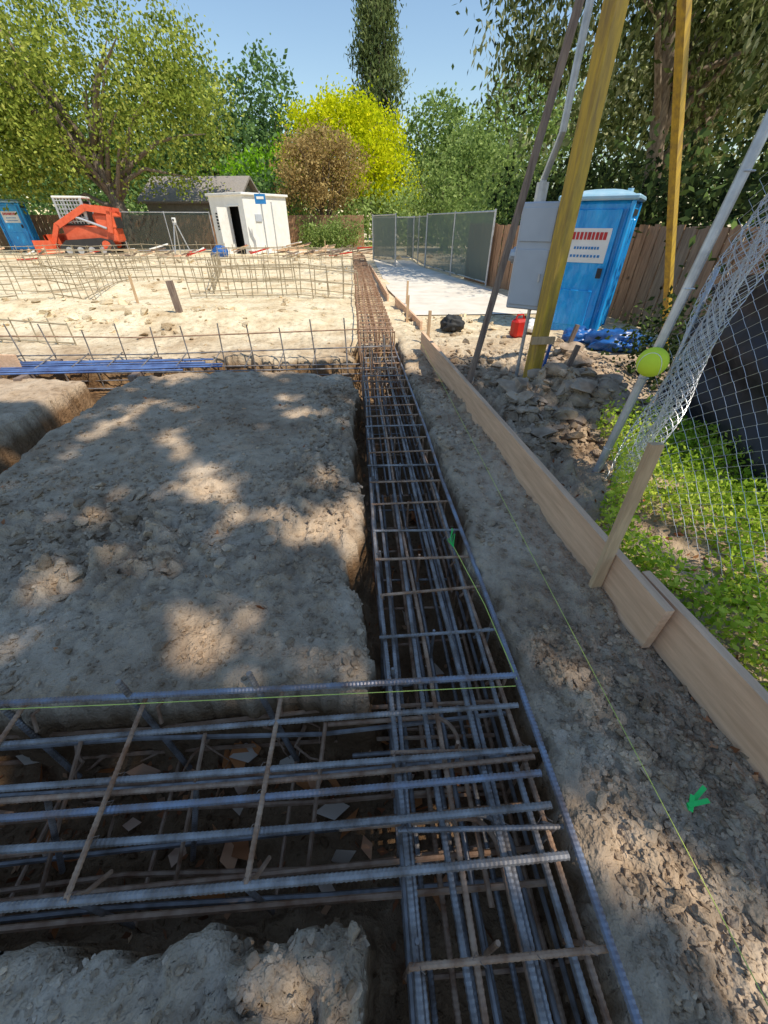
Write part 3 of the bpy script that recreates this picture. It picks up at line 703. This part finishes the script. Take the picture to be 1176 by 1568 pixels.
tree('deciduous_tree',(-25,33,0),4,.35,[(0,0,7,5.5,5,5),(3,-1,4.8,4,3,2.2)],240,54,.25,.60,G_left,M['bark'],aspect=.65)
for (x,y,s) in [(-16,62,15),(-10,66,17.5),(-23,60,14),(-31,58,15)]:
    tree('background_tree',(x,y,0),s*.4,.4,[(0,0,s*.62,4.6,4,s*.36),(2,0,s*.45,4,4,s*.3),(-2,0,s*.42,4,4,s*.28)],210,36,.5,.9,G_far,M['bark'],aspect=.65)
tree('yellow_green_tree',(.0,43,0),3,.3,[(0,0,6.3,4.2,3.5,3.0),(-2.2,0,7.6,2.4,2.4,1.9),(2.3,0,7.2,2.4,2.2,1.9),(3.4,-.5,4.2,3.0,2.5,1.9),(-3.3,0,5.6,2.2,2,2.2),(0,0,8.4,1.8,1.8,1.2)],330,64,.25,.50,G_yel,M['bark'],aspect=.65)
tree('bronze_tree',(-2.0,36.5,0),2.6,.2,[(0,0,4.6,3.3,2.6,1.8),(-.5,0,3.5,2.8,2.3,1.3),(.3,0,5.5,2.2,2,1.2)],250,52,.19,.38,G_red,M['bark'],limbs=18)
bl=[]
for i in range(13):
    z=4+i*1.35; r=3.5*(1-.5*(i/13)**1.3); bl.append((random.uniform(-.7,.7),0,z,r*.85,r*.85,1.0))
tree('weeping_conifer',(3.2,56,0),19,.3,bl,360,62,.46,.42,G_con,M['bark'],aspect=.32,droop=.9,limbs=30)
tree('deciduous_tree',(8.5,52,0),5,.35,[(0,0,7.2,4.4,4,3.8),(3,0,5.8,4,3,3),(-1.5,-1,5,3,3,3)],240,46,.36,.7,G_mid,M['bark'],aspect=.62)
tree('deciduous_tree',(14.5,44,0),5,.35,[(0,0,7.5,4.6,4,4),(-3,0,5,3.4,3,3.2),(3,0,9,4,4,3)],240,46,.34,.7,G_mid,M['bark'],aspect=.62)
tree('deciduous_tree',(6.3,32,0),2,.2,[(0,0,3.2,2.6,2.4,2.2),(2.4,0,4.2,2.4,2,2.6)],170,50,.23,.45,G_mid,M['bark'])
tree('background_tree',(-6,50,0),3,.3,[(0,0,4.5,4.5,3,3),(-4,0,4.2,3,3,2.8)],180,46,.32,.6,leafmat('leaf_bright',(.08,.18,.01),(.22,.44,.02),(.4,.62,.05)),M['bark'])
tree('eucalyptus_tree',(9.8,15.5,0),5.5,.25,[(-1.2,0,5.8,3.0,2.6,1.9),(-2.4,-1,7.6,2.8,2.6,2),(1,0,7.5,4,3.5,3),(-1.4,0,10,4.5,4,2.6),(3,1,5,3,3,2.4),(-4.2,2,6.2,1.5,1.6,1.5)],520,62,.23,.42,G_right,M['palebark'],aspect=.38,droop=.25,limbs=20,lean=(-1.2,-.8))
tree('eucalyptus_tree',(10.5,9.6,0),5.0,.2,[(0,0,5.2,2.8,2.6,2.2),(1,0,7.5,3,3,2.4),(-2.0,1,6.6,2.2,2,1.6),(2.5,-2,4,2.4,2.4,2),(-1.4,0,4.4,2.0,1.8,1.6)],460,62,.17,.34,G_right,M['palebark'],aspect=.42,droop=.2,limbs=18)
tree('oak_tree',(15,22,0),5,.4,[(0,0,6.5,5,4,4),(-4,0,5,3.5,3,3.2),(3,0,9,5,4,4)],280,54,.30,.6,G_right,M['bark'])
def hedge(name,x0,x1,y0,y1,hh,n,ls,mat,cr=.35,lp=60):
    C=np.stack([rng.uniform(x0,x1,n),rng.uniform(y0,y1,n),rng.random(n)**.8*hh],1)
    C[:,2]*=.75+.5*fbm(C[:,0],C[:,1],.5,2)+.25
    idx=np.repeat(np.arange(n),lp); P=C[idx]+rng.normal(size=(n*lp,3))*cr
    P[:,2]=np.abs(P[:,2]); quadmesh(name,leafverts(P,ls,.55),mat,np.clip(.5*rng.random(n)[idx]+rng.normal(.25,.18,n*lp),0,1))
hedge('hedge',-45,-3,42,46,4.6,260,.42,G_far,.8,40)
hedge('hedge',-4,24,38,42,3.0,220,.36,G_mid,.6,40)
hedge('distant_trees',-90,90,75,90,9,400,.95,G_far,1.8,30)
hedge('shrub_border',5.6,9.5,5,20,2.6,400,.16,G_dark,.32,50)
hedge('shrub_border',5.5,9.5,18,32,3.2,200,.2,G_mid,.4,50)
hedge('dark_shrub',3.3,5.2,1.8,5.0,.75,180,.07,G_dark,.16,50)
hedge('shrub_border',-3.5,.5,34.0,35.2,1.5,110,.16,G_mid,.3,50)
def weeds(name,n,x0,x1,y0,y1,hh,ls):
    x=rng.uniform(x0,x1,n);y=rng.uniform(y0,y1,n)
    m_=(fbm(x,y,2.2,3)>-.16)&(x>1.50+.10*np.sin(y*3)+np.maximum(0,(y-1.7))*.45); x=x[m_];y=y[m_]
    dens=fbm(x,y,1.6,3)
    z=H(x,y)+rng.random(len(x))**1.5*(hh*(.6+1.5*np.clip(dens+.3,0,1)))+.01
    C=np.stack([x,y,z],1); quadmesh(name,leafverts(C,ls,.5),G_weed,np.clip(.5+.9*dens+rng.normal(.12,.2,len(x)),0,1))
weeds('weeds',46000,1.4,3.4,-.4,3.2,.22,.038)
# broad tree on the sun side of the site (casts the dappled shade)
sun_el=R(58); sdir=Vector((.8*math.cos(sun_el),-.6*math.cos(sun_el),math.sin(sun_el)))
bx,by=9.5,-7.5; zc=13.; ox,oy=zc*sdir.x/sdir.z-bx, zc*sdir.y/sdir.z-by
blobs=[(tx+ox,ty+oy,zc,rx,ry,.35) for tx,ty,rx,ry in [(-1.3,2.3,2.7,3.1),(-3.9,2.0,2.0,2.4),(.7,.6,1.0,1.7),(1.8,4.2,.9,1.1),(-1.6,-.4,2.6,1.3),(.6,3.4,.9,1.9),(3.3,-3.2,1.4,1.0)]]
tree('shade_tree',(bx,by,0),11,.42,blobs,148,150,.26,.40,G_right,M['bark'],aspect=.62,limbs=12,area=True)

# ---------------- world & sun ----------------
w=bpy.data.worlds.new('World'); scene.world=w; w.use_nodes=True; nt=w.node_tree
sky=nt.nodes.new('ShaderNodeTexSky'); sky.sky_type='NISHITA'; sky.sun_disc=False
sky.sun_elevation=sun_el; sky.sun_rotation=math.atan2(sdir.x,sdir.y); sky.air_density=1.4; sky.dust_density=.0; sky.ozone_density=3.5
bg=nt.nodes['Background']; bg.inputs[1].default_value=.15; nt.links.new(sky.outputs[0],bg.inputs[0])
l=bpy.data.lights.new('sun','SUN'); l.energy=5; l.angle=R(.5); l.color=(1,.92,.78)
o=bpy.data.objects.new('sun',l); o.rotation_euler=sdir.to_track_quat('Z','Y').to_euler(); o.location=(10,-10,20); scene.collection.objects.link(o)
# ---------------- camera ----------------
cd=bpy.data.cameras.new('camera'); cd.sensor_fit='VERTICAL'; cd.sensor_height=24; cd.lens=24*590/1568; cd.clip_start=.02; cd.clip_end=3000
co=bpy.data.objects.new('camera',cd); co.location=(0,0,1.6); co.rotation_euler=(R(53.04),0,R(-3.9)); scene.collection.objects.link(co); scene.camera=co
